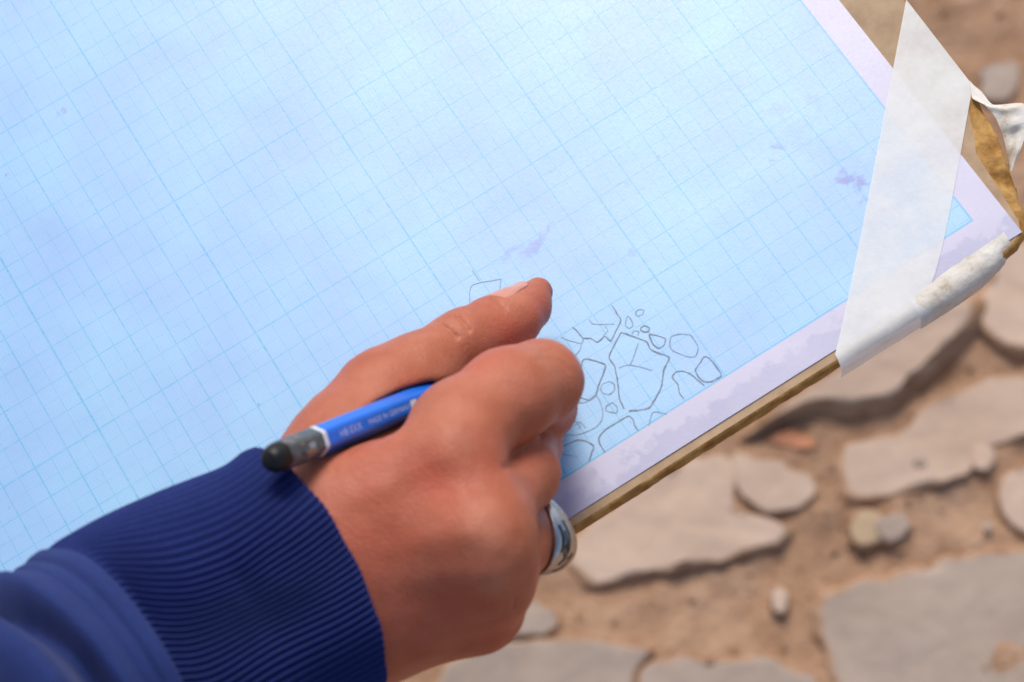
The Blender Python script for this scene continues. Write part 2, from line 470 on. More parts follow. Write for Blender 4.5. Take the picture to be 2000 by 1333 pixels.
STONES = [
    ([(1480, 830), (1560, 770), (1640, 720), (1760, 640), (1850, 585), (1905, 590), (1882, 645), (1850, 680), (1798, 722), (1763, 758), (1723, 776), (1657, 784), (1605, 776), (1540, 800)], 52, 'stone', 0.30),
    ([(1642, 866), (1700, 858), (1755, 852), (1790, 822), (1830, 775), (1870, 762), (1960, 735), (2060, 750), (2090, 820), (2020, 845), (1960, 862), (1908, 878), (1898, 918), (1862, 945), (1790, 960), (1720, 970), (1672, 975), (1650, 965), (1640, 910)], 34, 'stone', 0.06),
    ([(1120, 1040), (1250, 950), (1340, 890), (1425, 884), (1440, 930), (1428, 985), (1470, 1003), (1510, 1016), (1538, 1032), (1500, 1066), (1425, 1082), (1350, 1107), (1275, 1125), (1212, 1137), (1150, 1155), (1128, 1125), (1115, 1080)], 32, 'stone', 0.05),
    ([(1428, 884), (1481, 901), (1565, 919), (1607, 931), (1601, 955), (1572, 982), (1528, 996), (1490, 990), (1452, 975), (1436, 955)], 34, 'stone', 0.05),
    ([(1592, 1157), (1655, 1140), (1700, 1133), (1750, 1113), (1812, 1094), (1862, 1080), (1937, 1072), (2040, 1080), (2140, 1120), (2160, 1330), (2050, 1440), (1850, 1460), (1650, 1430), (1640, 1333), (1633, 1283), (1605, 1250), (1590, 1200)], 30, 'grey_stone', 0.05),
    ([(1945, 965), (1962, 930), (2000, 900), (2070, 880), (2130, 960), (2080, 1040), (2005, 1038), (1966, 1010), (1945, 985)], 30, 'stone', 0.06),
    ([(860, 1300), (1000, 1250), (1150, 1245), (1165, 1257), (1250, 1270), (1275, 1268), (1240, 1300), (1222, 1350), (1215, 1440), (1000, 1520), (820, 1420)], 26, 'grey_stone', 0.05),
    ([(1290, 1285), (1400, 1283), (1490, 1288), (1590, 1310), (1612, 1400), (1560, 1470), (1330, 1480), (1240, 1420), (1248, 1330)], 24, 'grey_stone', 0.05),
    ([(1025, 1165), (1072, 1186), (1100, 1202), (1095, 1222), (1075, 1242), (960, 1240), (900, 1200), (960, 1150)], 24, 'grey_stone', 0.06),
    ([(1938, 520), (1965, 490), (2060, 450), (2120, 500), (2110, 600), (2060, 665), (1990, 690), (1935, 655), (1910, 605)], 44, 'stone', 0.08),
    ([(1665, 1010), (1700, 1000), (1722, 1015), (1724, 1045), (1700, 1064), (1676, 1056), (1662, 1034)], 34, 'yellow_stone', 0.10),
    ([(1715, 1012), (1752, 1006), (1782, 1018), (1772, 1042), (1735, 1052), (1716, 1038)], 20, 'grey_stone', 0.10),
    ([(1500, 848), (1540, 836), (1585, 852), (1602, 866), (1570, 876), (1530, 868), (1498, 862)], 16, 'red_stone', 0.06),
    ([(1902, 878), (1922, 872), (1936, 890), (1928, 915), (1908, 918)], 22, 'stone', 0.10),
    
    ([(1516, 1160), (1530, 1155), (1538, 1175), (1528, 1190), (1515, 1182)], 14, 'stone', 0.12),
    ([(1918, 1015), (1932, 1012), (1942, 1028), (1930, 1040), (1918, 1034)], 14, 'stone', 0.14),
    ([(1905, 130), (1985, 110), (1990, 160), (1960, 195), (1915, 190)], 10, 'grey_stone', 0.10),
    ([(1780, 900), (1800, 893), (1812, 905), (1795, 914)], 37, 'grey_stone', 0.1),
]
placed = []
for poly, hh, mt, sl in STONES:
    hh = {16: 3, 52: 17, 44: 8, 34: 3.2, 37: 4.5, 32: 3.2, 30: 2.8}.get(hh, max(3.5, hh * 0.22))
    o = make_stone(poly, hh, M[mt], slope=sl)
    c = np.mean([P(x, y, GZ + hh)[:2] for x, y in poly], 0)
    r = max(np.linalg.norm(P(x, y, GZ + hh)[:2] - c) for x, y in poly)
    placed.append((c, r))
def frame_px(p):
    q = RCV @ (np.array(p) - CAM)
    return q[0] / q[2] * FPX + 1000, q[1] / q[2] * FPX + 666.5
# more slabs beyond the edge of the picture and under the board
rnd = random.Random(11)
for gy in np.arange(-360, 800, 125):
    for gx in np.arange(-340, 800, 150):
        c = np.array([gx + rnd.uniform(-22, 22), gy + rnd.uniform(-18, 18)])
        r0 = rnd.uniform(48, 66)
        x, y = frame_px((c[0], c[1], GZ + 20))
        if x > 880 and x < 2130 and y > 380 and y < 1560: continue
        if x > 1500 and x < 2250 and -200 < y < 700: continue
        if any(np.linalg.norm(c - pc) < (r0 + pr) * 0.82 for pc, pr in placed): continue
        m_ = rnd.randint(5, 8); a0 = rnd.uniform(0, 6)
        poly = [c + r0 * rnd.uniform(.8, 1.12) * np.array([math.cos(a0 + k * 2 * math.pi / m_) * 1.15, math.sin(a0 + k * 2 * math.pi / m_) * 0.9]) for k in range(m_)]
        make_stone(poly, rnd.uniform(4, 8), M[rnd.choice(['stone', 'stone', 'grey_stone'])], px=False)
        placed.append((c, r0))
# loose grit on the earth
bm = bmesh.new()
for k in range(1700):
    x = rnd.uniform(-100, 640); y = rnd.uniform(-300, 620)
    r = rnd.choice([1.0, 1.4, 1.8, 2.3]) * rnd.uniform(0.8, 1.3)
    q = (x * .001, y * .001, 0)
    z = GZ - 2.5 + 7 * nz(q, 9, 3) + 5 * nz(q, 30, 7) + 4.0 * nz(q, 75, 1)
    ret = bmesh.ops.create_icosphere(bm, subdivisions=1, radius=r * MM,
          matrix=Matrix.Translation(Wd((x, y, z + r * 0.3))) @ Matrix.Rotation(rnd.uniform(0, 6), 4, 'Z') @ Matrix.Diagonal((rnd.uniform(.7, 1.5), rnd.uniform(.7, 1.2), rnd.uniform(.5, .9), 1)))
me = bpy.data.meshes.new('gravel'); bm.to_mesh(me); bm.free()
me.materials.append(M['earth'])
grit = bpy.data.objects.new('gravel', me); COL.objects.link(grit); grit.parent = ground
tag(grit, kind='stuff')

# ------------------------------------------------------------------ drawing board
board = empty('drawing_board', Wd((0, -200, -6)))
tag(board, 'worn brown fibreboard drawing board with frayed golden edges under graph paper', 'drawing board')
THK = 6.0
corner = [(-36, -21), (20.45, -21), (20.45, 11.5), (20.42, 14.0), (20.32, 15.4), (20.05, 16.8), (19.72, 17.9), (19.42, 18.8), (19.22, 19.4), (18.98, 19.72), (18.6, 19.88), (18.0, 19.98), (17.0, 20.0), (-36, 20.0)]
cp = [UV(u, v)[:2] for u, v in corner]
out = []
for i in range(len(cp)):
    a, b = cp[i], cp[(i + 1) % len(cp)]
    L = np.linalg.norm(b - a)
    near = min(a[0], b[0]) > -60 or i in (11, 12, 13)
    n = max(1, int(L / (1.2 if (i in range(2, 13)) else 25)))
    for k in range(n):
        out.append(a + (b - a) * k / n)
out = np.array(out)[::-1]                       # counter-clockwise from above
if 0.5 * np.sum(out[:, 0] * np.roll(out[:, 1], -1) - np.roll(out[:, 0], -1) * out[:, 1]) < 0: out = out[::-1]
tan = np.roll(out, -1, 0) - np.roll(out, 1, 0)
tan /= np.linalg.norm(tan, axis=1)[:, None]
nin = np.stack([-tan[:, 1], tan[:, 0]], 1)      # inward normal
n = len(out)
def wear_at(p):
    u, v = to_uv((p[0], p[1]))
    k = 0.0
    if u > 17.5: k = max(0, 1 - abs(v - 17.2) / 2.8) if v > 13 else 0
    return k
ring_def = [(6.0, 0.0), (1.0, 0.0), (0.55, -0.25), (0.15, -0.9), (0.0, -1.8), (-0.15, -3.0), (0.0, -4.2), (0.2, -5.2), (1.2, -THK)]
rings = []
for ri, (off, z) in enumerate(ring_def):
    R_ = []
    for i in range(n):
        w_ = wear_at(out[i])
        o_ = off * (1 + 6.5 * w_) if 0 < ri < 4 else (off if ri else 6.0 + 5 * w_)
        jit = 0
        q = (out[i][0] * .001, out[i][1] * .001, z * .001)
        if ri >= 2:
            jit = (0.30 + 0.9 * w_) * nz(q, 160, 1) + (0.22 + 0.5 * w_) * nz(q, 520, 4)
        p = out[i] + nin[i] * (o_ + jit)
        zz = z
        if ri in (2, 3, 4, 5): zz += (0.25 + 2.8 * w_) * nz(q, 230, 8) + 1.6 * w_ * nz(q, 700, 8)
        if ri == 1: zz += 0.5 * w_ * nz(q, 200, 8)
        R_.append((p[0], p[1], zz))
    rings.append(R_)
vs = rings[0] + rings[1]
f = grid_faces(2, n, wrap=True, flip=True)
f.append(tuple(range(n)))
mesh_obj('board_face', vs, f, M['board'], board, smooth=False)
vs = sum(rings[1:], [])
f = grid_faces(len(rings) - 1, n, wrap=True, flip=True)
f.append(tuple((len(rings) - 2) * n + i for i in range(n))[::-1])
mesh_obj('worn_edge', vs, f, M['edge'], board)

# ------------------------------------------------------------------ graph paper
def paper_z(u, v):
    q = (u * .1, v * .1, 0)
    lift = 0.0
    return 0.32 + 0.16 * nz(q, 2.2, 3) + 0.05 * nz(q, 9, 5) + lift
us = np.linspace(-33, 18.87, 210); vv_ = np.linspace(-19.5, 19.66, 170)
pv, puv = [], []
for v in vv_:
    for u in us:
        pv.append(UV(u, v, paper_z(u, v))); puv.append((u, v))
nb = len(pv)
pf = grid_faces(len(vv_), len(us), flip=True)
# thin deckle skirt round the rim
rim = [i for i in range(len(us))] + [len(us) * r + len(us) - 1 for r in range(1, len(vv_))] + \
      [len(us) * (len(vv_) - 1) + i for i in range(len(us) - 2, -1, -1)] + [len(us) * r for r in range(len(vv_) - 2, 0, -1)]
for i in rim:
    pv.append((pv[i][0], pv[i][1], 0.02)); puv.append(puv[i])
for i in rim:
    pv.append(tuple(pv[i])); puv.append(puv[i])
nr = len(rim)
for k in range(nr):
    pf.append((nb + nr + k, nb + nr + (k + 1) % nr, nb + (k + 1) % nr, nb + k))
paper = mesh_obj('graph_paper', pv, pf, M['paper'], uvs=puv)
tag(paper, 'pale blue graph paper sheet with a pencil plan of stones, taped on the board', 'graph paper')

# pencil drawing: one thin graphite ribbon per drawn shape
Z0x, Z0y, ZS = 1080, 580, 3.92
def cr(pts, closed, n=8):
    pts = [np.array(p, float) for p in pts]
    res = []
    N = len(pts)
    for i in range(N if closed else N - 1):
        p0 = pts[(i - 1) % N] if closed or i > 0 else pts[0]
        p1 = pts[i]; p2 = pts[(i + 1) % N]
        p3 = pts[(i + 2) % N] if closed or i + 2 < N else pts[-1]
        for k in range(n):
            t = k / n
            a = 0.6
            m1 = a * (p2 - p0) / 2 * 1.0; m2 = a * (p3 - p1) / 2
            res.append((2*t**3-3*t**2+1)*p1 + (t**3-2*t**2+t)*m1 + (-2*t**3+3*t**2)*p2 + (t**3-t**2)*m2)
    if not closed: res.append(pts[-1])
    return res
DRAWN = [
    ([(522, 272), (430, 455), (470, 530), (495, 650), (510, 780), (545, 858)], 0, 1.1),
    ([(580, 875), (650, 870), (735, 852), (790, 770), (830, 690), (850, 560), (890, 465), (800, 430), (745, 400), (715, 345), (600, 300), (522, 272)], 0, 1.25),
    ([(655, 352), (625, 440), (592, 524)], 0, .8), ([(505, 545), (570, 522), (660, 535), (760, 566)], 0, .8),
    ([(452, 66), (490, 130), (520, 182), (480, 265), (442, 338), (402, 305), (385, 312), (340, 348), (290, 320), (232, 318), (190, 270), (150, 232)], 0, 1.0),
    ([(278, 175), (305, 208), (380, 212), (470, 208)], 0, .7), ([(400, 225), (420, 260), (385, 300)], 0, .6),
    ([(60, 310), (120, 335), (218, 358), (232, 318)], 0, .8), ([(218, 358), (205, 410), (155, 465)], 0, .7),
    ([(635, 118), (660, 98), (695, 104), (685, 135), (655, 148), (636, 138)], 1, .9),
    ([(575, 148), (600, 180), (612, 222), (585, 242), (556, 222), (558, 180)], 1, .9),
    ([(675, 235), (705, 222), (738, 240), (730, 268), (695, 270), (672, 255)], 1, 1.0),
    ([(605, 285), (620, 260), (655, 268), (650, 300)], 0, .9),
    ([(738, 288), (790, 296), (860, 322), (850, 370), (812, 395), (772, 372), (745, 320)], 1, 1.0),
    ([(905, 305), (975, 286), (1055, 296), (1112, 385), (1092, 455), (1035, 460), (920, 415), (895, 370)], 1, .9),
    ([(1160, 458), (1205, 480), (1290, 600), (1215, 650), (1160, 652), (1115, 615), (1090, 560), (1125, 510)], 1, 1.1),
    ([(1160, 682), (1110, 640), (1050, 590), (985, 568), (935, 582), (914, 618), (955, 670), (970, 740), (1005, 785)], 0, 1.0),
    ([(210, 560), (232, 484), (275, 480), (398, 520), (385, 590), (345, 690), (330, 750), (275, 790), (200, 770), (150, 775)], 0, 1.2),
    ([(380, 670), (430, 650), (468, 668), (470, 715), (430, 748), (385, 738), (365, 705)], 1, .9),
    ([(410, 840), (455, 812), (492, 848), (488, 890), (440, 884), (405, 868)], 1, .9),
    ([(330, 750), (360, 800), (382, 880), (372, 950), (320, 1005), (200, 1055), (130, 1058), (40, 1045)], 0, .9),
    ([(160, 810), (230, 812), (300, 785)], 0, .9),
    ([(70, 960), (150, 958), (215, 965), (250, 1005)], 0, .8), ([(160, 985), (190, 975), (215, 995), (190, 1010)], 0, .7),
    ([(398, 1190), (360, 1130), (352, 1080), (400, 1020), (520, 945), (580, 914), (612, 940), (625, 985), (652, 1025)], 0, 1.1),
    ([(735, 985), (750, 920), (762, 888), (800, 882), (870, 898)], 0, .9),
    ([(20, 1180), (90, 1140), (180, 1100), (240, 1102), (312, 1140), (295, 1200), (275, 1260)], 0, 1.2),
    ([(60, 1200), (130, 1215), (190, 1225)], 0, .6),
]
def ribbon(path, width):
    """thin strip lying 0.06 mm over the sheet; path in photo pixels"""
    pts = []
    for p in path:
        q = P(p[0], p[1], 0.32)
        u, v = to_uv(q)
        pts.append(np.array([q[0], q[1], paper_z(u, v) + 0.07]))
    vs, f = [], []
    for i, p in enumerate(pts):
        d = pts[min(i + 1, len(pts) - 1)] - pts[max(i - 1, 0)]
        d /= (np.linalg.norm(d) + 1e-9)
        nrm = np.array([-d[1], d[0], 0])
        ww = width * 0.5 * (0.75 + 0.5 * nz(p, 0.45, 3) + 0.25 * random.random())
        vs += [p + nrm * ww, p - nrm * ww]
        if i: f.append((2 * i - 2, 2 * i - 1, 2 * i + 1, 2 * i))
    return vs, f
for pts, cl, st in DRAWN:
    path = cr(pts, bool(cl))
    if cl: path.append(path[0])
    path = [(Z0x + x / ZS + 0.5 * nz((x, y, 0), .03, 2), Z0y + y / ZS + 0.5 * nz((x, y, 0), .03, 8)) for x, y in path]
    vs, f = ribbon(path, 0.40 * st)
    mesh_obj('drawn_line', vs, f, M['graphite' if st > 0.95 else 'graphite_faint'], paper)
vs, f = ribbon(cr([(918, 596), (917, 572), (922, 558), (940, 552), (960, 549), (978, 546), (977, 556), (976, 570)], False), 0.28)
mesh_obj('drawn_line', vs, f, M['graphite_faint'], paper)
vs, f = ribbon([(922, 528), (930, 540), (936, 549)], 0.2)
mesh_obj('drawn_line', vs, f, M['graphite_faint'], paper)

# ------------------------------------------------------------------ tapes
def strip(name, rows, mat, parent=None, sub=0):
    n = len(rows); m = len(rows[0])
    return mesh_obj(name, [p for r in rows for p in r], grid_faces(n, m), mat, parent)
RB, V0 = 4.4, 19.78
def edge_wrap(u, s, zt=0.62, v0=V0, R=RB):
    """s mm past the roll start -> point following the rounded lower board edge"""
    if s <= 0:
        return UV(u, v0 + s / 9.816, zt)
    a = s / R
    if a < math.pi / 2:
        return UV(u, v0 + R * math.sin(a) / 9.816, zt - R * (1 - math.cos(a)))
    return UV(u, v0 + R / 9.816, zt - R - (s - R * math.pi / 2))
rows = []
Lt = [to_uv(P(1770, 0, .6)), to_uv(P(1636, 700, .6))]
Rt = [to_uv(P(1900, 168, .6)), to_uv(P(1822, 600, .6))]
NT_ = 90; NW = 26
for i in range(-5, NT_ + 16):
    row = []
    for j in range(NW + 1):
        s = j / NW
        t = min(max(i / NT_, 0), 1)
        lu, lv = Lt[0][0] + (Lt[1][0] - Lt[0][0]) * t, Lt[0][1] + (Lt[1][1] - Lt[0][1]) * t
        ru, rv = Rt[0][0] + (Rt[1][0] - Rt[0][0]) * t, Rt[0][1] + (Rt[1][1] - Rt[0][1]) * t
        u = lu + (ru - lu) * s; v = lv + (rv - lv) * s
        # slide the lower end exactly to the roll line
        if True:
            vend = Lt[1][1] + (Rt[1][1] - Lt[1][1]) * s
            v = v + (V0 - vend) * t ** 6
        q = (u * .1, v * .1, 0)
        wr = 0.10 * nz(q, 9, 1) + 0.05 * nz(q, 30, 4)
        if i < 0:
            p = UV(u + 0.03, v, 0.55 - (-i) * 1.3); p = p if i < -1 else UV(u + 0.02, v, 0.2)
        elif i <= NT_:
            p = UV(u - 0.02 * 0, v, 0.66 + wr)
        else:
            sl = (i - NT_) * 0.62
            jit = 0.10 * nz((u * 2, sl * .3, 1), 1.2, 3)
            p = edge_wrap(u - 0.012 * (i - NT_) * 0.6, sl, 0.66 + wr, R=RB + jit)
        row.append(p)
    rows.append(row)
t1 = strip('masking_tape', rows, M['tape'])
tag(t1, 'long translucent white tape strip crossing the sheet corner and folded over both board edges', 'tape')
# old crumpled tape rolled over the lower edge between the long strip and the corner
ua = to_uv(P(1800, 620, 0))[0]; ub = 18.42
rows = []
for i in range(42):
    t = i / 41; u = ua + (ub - ua) * t
    row = []
    s0 = -1.5 - 1.3 * math.sin(math.pi * t) + 1.6 * t ** 8; s1 = 11.5 - 5.5 * t ** 5
    for j in range(26):
        s = s0 + (s1 - s0) * j / 25
        p = edge_wrap(u, s, 0.50 + 0.5 * min(1, t * 5), v0=V0 - 0.01 - 0.1 * t * t - 0.28 * t ** 6, R=RB - 0.25 + 0.4 * min(1, t * 4))
        q = (u * .1, s * .01, t)
        cramp = 0.10 + 1.9 * max(0, t - 0.5)
        cr_ = cramp * (nz(q, 22, 5) + 0.6 * abs(nz(q, 50, 2)))
        e = 0.25 * nz((t * 9, 0, 0), 1, 6) if j in (0, 1) else 0
        p = p + np.array([0.35 * cr_, -0.35 * cr_ + e * 2, (0.7 * abs(cr_) + 0.1 * t) * min(1, t * 6)])
        row.append(p)
    rows.append(row)
t2 = strip('masking_tape', rows, M['oldtape'])
tag(t2, 'crumpled yellowed tape scrap rolled over the lower board edge right of the long strip', 'tape')
# curled flap standing off the right edge
A_ = [(1894, 158, 1.0), (1899, 192, 1.1), (1922, 205, 1.2), (1943, 228, 0.4), (1958, 262, -1.0), (1966, 296, -2.5), (1969, 330, -4)]
B_ = [(1903, 168, 0.8), (1918, 180, 0.2), (1940, 205, 0.6), (1998, 202, 6.5), (2012, 235, 6.5), (1996, 285, 2.0), (1976, 336, -3.5)]
B_ = [(a, b, c * 0.5) for a, b, c in B_]
Ac = cr(A_, False, 5); Bc = cr(B_, False, 5)
rows = []
for i in range(len(Ac)):
    row = []
    for j in range(9):
        s = j / 8
        q = Ac[i] * (1 - s) + Bc[i] * s
        k = min(1, i / 10)
        h = q[2] + 0.9 * math.sin(s * math.pi) * k * (0.6 + nz((i * .15, s, 0), 2, 1)) + 0.7 * k * nz((i * .4, s * 3, 0), 1, 5)
        row.append(P(q[0], q[1], h))
    rows.append(row)
t3 = strip('masking_tape', rows, M['oldtape'])
tag(t3, 'short dirty tape flap curling off the frayed right edge of the board', 'tape')

# ------------------------------------------------------------------ pencil
PE = P(521, 902, 92.0)          # rounded end (towards the viewer)
PT = P(1083, 677, 0.75)         # point, on the sheet
ax = PE - PT; PL = np.linalg.norm(ax); ax = ax / PL
tocam = CAM - PE; tocam /= np.linalg.norm(tocam)
e1 = tocam - ax * (tocam @ ax); e1 /= np.linalg.norm(e1)     # face that looks at the camera
e2 = np.cross(ax, e1)
_ra = math.radians(-6)
e1, e2 = e1 * math.cos(_ra) + e2 * math.sin(_ra), -e1 * math.sin(_ra) + e2 * math.cos(_ra)
HR = 3.95
def hexr(a, R=HR, rnd_=0.10):
    k = (a + math.pi / 6) % (math.pi / 3) - math.pi / 6      # flats centred at 0, 60 ...
    flat = R * math.cos(math.pi / 6) / math.cos(k)
    return min(flat, R * (1 - rnd_ * 0.45))
pencil = empty('drawing_pencil', Wd(PT))
tag(pencil, 'short blue hexagonal drawing pencil with black dipped end held in the hand', 'pencil')
NA = 48
def pen_part(name, sects, mat, cap0=False, cap1=False, parent=None):
    """sects: (distance from point mm, radius scale, roundness 0 hex..1 circle)"""
    vs = []
    for (d, sc, rd) in sects:
        for k in range(NA):
            a = 2 * math.pi * k / NA
            r = (hexr(a) * (1 - rd) + HR * 0.93 * rd) * sc
            vs.append(PT + ax * d + (e1 * math.cos(a) + e2 * math.sin(a)) * r)
    f = grid_faces(len(sects), NA, wrap=True)
    if cap0:
        vs.append(PT + ax * sects[0][0]); f += [((k + 1) % NA, k, len(vs) - 1) for k in range(NA)]
    if cap1:
        b = (len(sects) - 1) * NA
        vs.append(PT + ax * (sects[-1][0])); f += [(b + k, b + (k + 1) % NA, len(vs) - 1) for k in range(NA)]
    return mesh_obj(name, vs, f, mat, parent or pencil)
d_end = PL
d_ring = PL - 18.2
pen_part('lead', [(0, .06, 1), (2, .16, 1), (5, .27, 1)], M['lead'], cap0=True)
pen_part('sharpened_wood', [(5, .27, 1), (12, .6, 1), (18.5, .90, 1), (20.5, 1.0, .3)], M['wood'])
body = pen_part('barrel', [(20.5, 1, 0), (40, 1, 0), (70, 1, 0), (d_ring - 1.0, 1, 0)], M['blue'])
pen_part('white_band', [(d_ring - 1.0, 1.0, 0), (d_ring - 0.9, 1.012, 0), (d_ring + 0.35, 1.012, 0), (d_ring + 0.45, 1.0, 0)], M['white'])
pen_part('chipped_dip', [(d_ring + 0.4, 1, 0), (d_ring + 5, 1.0, 0), (d_ring + 10, 1.0, .1), (d_ring + 12.9, .995, .6)], M['dip'])
capdef = [(d_ring + 12.9, .995, .6)] + [(d_ring + 12.9 + 5.0 * math.sin(t), .995 * math.cos(t) ** 0.5 if t < 1.5 else .02, 1) for t in np.linspace(0.12, 1.56, 12)]
pen_part('end_cap', capdef, M['cap'], cap1=True)
# print on the face that looks up: lettering then a bar code, read from the end towards the point
def face_pt(d, s, lift=0.05):
    r = HR * math.cos(math.pi / 6) + lift
    return PT + ax * d + e1 * r + e2 * s
def text_on(txt, d0, size, mat, name='lettering'):
    cu = bpy.data.curves.new('lettering', 'FONT'); cu.body = txt; cu.size = size; cu.resolution_u = 2
    o = bpy.data.objects.new('tmp', cu); COL.objects.link(o)
    bpy.context.view_layer.update()
    me = bpy.data.meshes.new_from_object(o.evaluated_get(bpy.context.evaluated_depsgraph_get()))
    bpy.data.objects.remove(o)
    co = [v.co.copy() for v in me.vertices]; fc = [tuple(p.vertices) for p in me.polygons]
    xm = 0
    vs = [face_pt(d0 - (c.x - xm), -(c.y - size * 0.34) * UPS) for c in co]
    return mesh_obj(name, vs, fc, mat, body, smooth=False)
UPS = 1.0
_t = face_pt(50, 1) - face_pt(50, 0)
_c = RCV @ _t
UPS = 1.0 if _c[1] > 0 else -1.0                # letters stand upright as seen from the viewer's side
text_on('HB EXX', d_ring - 5.5, 2.5, M['silverink'])
text_on('MADE IN GERMANY', d_ring - 17.0, 1.95, M['silverink'])
bars, bf = [], []
def bar(d0, wd, s0=-1.15, s1=1.15):
    b = len(bars)
    bars.extend([face_pt(d0, s0), face_pt(d0 - wd, s0), face_pt(d0 - wd, s1), face_pt(d0, s1)]); bf.append((b, b + 1, b + 2, b + 3))
bar(d_ring - 34.6, 2.6)
x = d_ring - 37.9
rb = random.Random(4)
bw, bwf = bars, bf
mesh_obj('white_block', bars, bf, M['white'], body, smooth=False)
bars, bf = [], []
while x > d_ring - 52:
    w_ = rb.choice([.25, .35, .6]); bar(x, w_); x -= w_ + rb.choice([.25, .4])
mesh_obj('bar_code', bars, bf, M['silverink'], body, smooth=False)
_dm = [PT + ax * (d_ring + d) + e1 * (HR * .866 + .05) + e2 * s for d, s in ((6.2, -.7), (3.9, -.7), (3.9, .7), (6.2, .7))]
mesh_obj('grade_mark', _dm, [(0, 1, 2, 3)], mat_simple('faded_grey_print', (0.28, 0.32, 0.36), 0.5), body, smooth=False)

# ------------------------------------------------------------------ hand (one continuous skin surface)
def J(px, py, h): return P(px, py, h)
def capsule(X, a, b, ra, rb_):
    ab = b - a
    t = np.clip(((X - a) @ ab) / (ab @ ab), 0, 1)
    d = X - a - t[..., None] * ab
    return np.sqrt((d * d).sum(-1)) - (ra + (rb_ - ra) * t)
def smin(a, b, k):
    h = np.maximum(k - np.abs(a - b), 0) / k
    return np.minimum(a, b) - h * h * k * 0.25
def chain(X, js, k):
    f = None
    for (p, q) in zip(js[:-1], js[1:]):
        g = capsule(X, J(*p[:3]), J(*q[:3]), p[3], q[3])
        f = g if f is None else smin(f, g, k)
    return f
H = dict(
    palm=[
        [(350, 1200, 66, 19), (560, 1030, 60, 16), (600, 1003, 60, 14), (884, 892, 71, 11)],
        [(400, 1225, 64, 21), (630, 1075, 60, 15), (925, 1035, 67, 10.5)],
        [(440, 1245, 62, 19), (670, 1155, 55, 15), (950, 1130, 56, 10)],
        [(490, 1262, 58, 16), (700, 1226, 46, 14), (925, 1188, 43, 10)],
        [(700, 1175, 32, 18), (885, 1115, 30, 15)],
        [(680, 975, 40, 15), (790, 850, 36, 12)],
        [(612, 962, 50, 11.5), (745, 765, 42, 9.4)],
        [(690, 860, 48, 10), (815, 815, 36, 9)],
        [(940, 1055, 70, 9), (945, 1050, 70, 9)],
    ],
    thumb=[(748, 768, 42, 9.4), (822, 722, 38, 9.3), (903, 671, 33, 8.6), (958, 644, 28, 8.1), (1002, 622, 25, 7.6), (1030, 600, 21, 6.3), (1051, 569, 19, 3.9)],
    index=[(888, 890, 69, 10.2), (899, 838, 65, 11.7), (994, 772, 58, 11.3), (1056, 745, 50, 10.3)],
    index2=[(1059, 745, 50, 9.8), (1060, 795, 30, 8.4), (1050, 745, 13, 7.3), (1045, 735, 9, 6.5)],
    middle=[(925, 1035, 67, 10.5), (1020, 926, 46, 8.9), (1029, 868, 26, 8.3), (1045, 800, 11, 7.3)],
    ring=[(945, 1128, 57, 10.3), (1003, 1068, 41, 8.2), (1038, 1046, 24, 7.7), (1000, 1020, 6, 7.5), (950, 1040, 12, 7.2)],
    little=[(930, 1190, 43, 10), (945, 1185, 14, 8.5), (915, 1160, 2, 7.5), (890, 1140, 10, 7)],
)
def hand_sdf(X):
    palm = None
    for c in H['palm']:
        g = chain(X, c, 5)
        palm = g if palm is None else smin(palm, g, 13)
    fi = chain(X, H['index'], 4); fi2 = chain(X, H['index2'], 3)
    fi = smin(fi, fi2, 3)
    fm = chain(X, H['middle'], 4); fr = chain(X, H['ring'], 4); fl = chain(X, H['little'], 4)
    th = chain(X, H['thumb'], 2.5)
    fing = smin(smin(smin(fi, fm, 1.6), fr, 1.6), fl, 2.0)
    # the pencil lies in a hollow between thumb and first finger
    slot = None
    for off, rr in ((2.0, HR + 1.0), (6.0, HR + 1.2), (11.0, HR + 1.4)):
        g = capsule(X, PT + ax * PL * 1.1 + e1 * off, PT + ax * PL * 0.38 + e1 * off, rr, rr)
        slot = g if slot is None else np.minimum(slot, g)
    palm = -smin(-palm, slot, 2.5)
    th = -smin(-th, capsule(X, PT + ax * PL, PT + ax * 14, HR + 0.4, HR + 0.4), 1.5)
    f2 = smin(smin(palm, th, 8), smin(palm, fing, 7), 1.5)
    return -smin(-f2, capsule(X, PT + ax * PL, PT, HR + 0.1, HR + 0.1), 0.6)

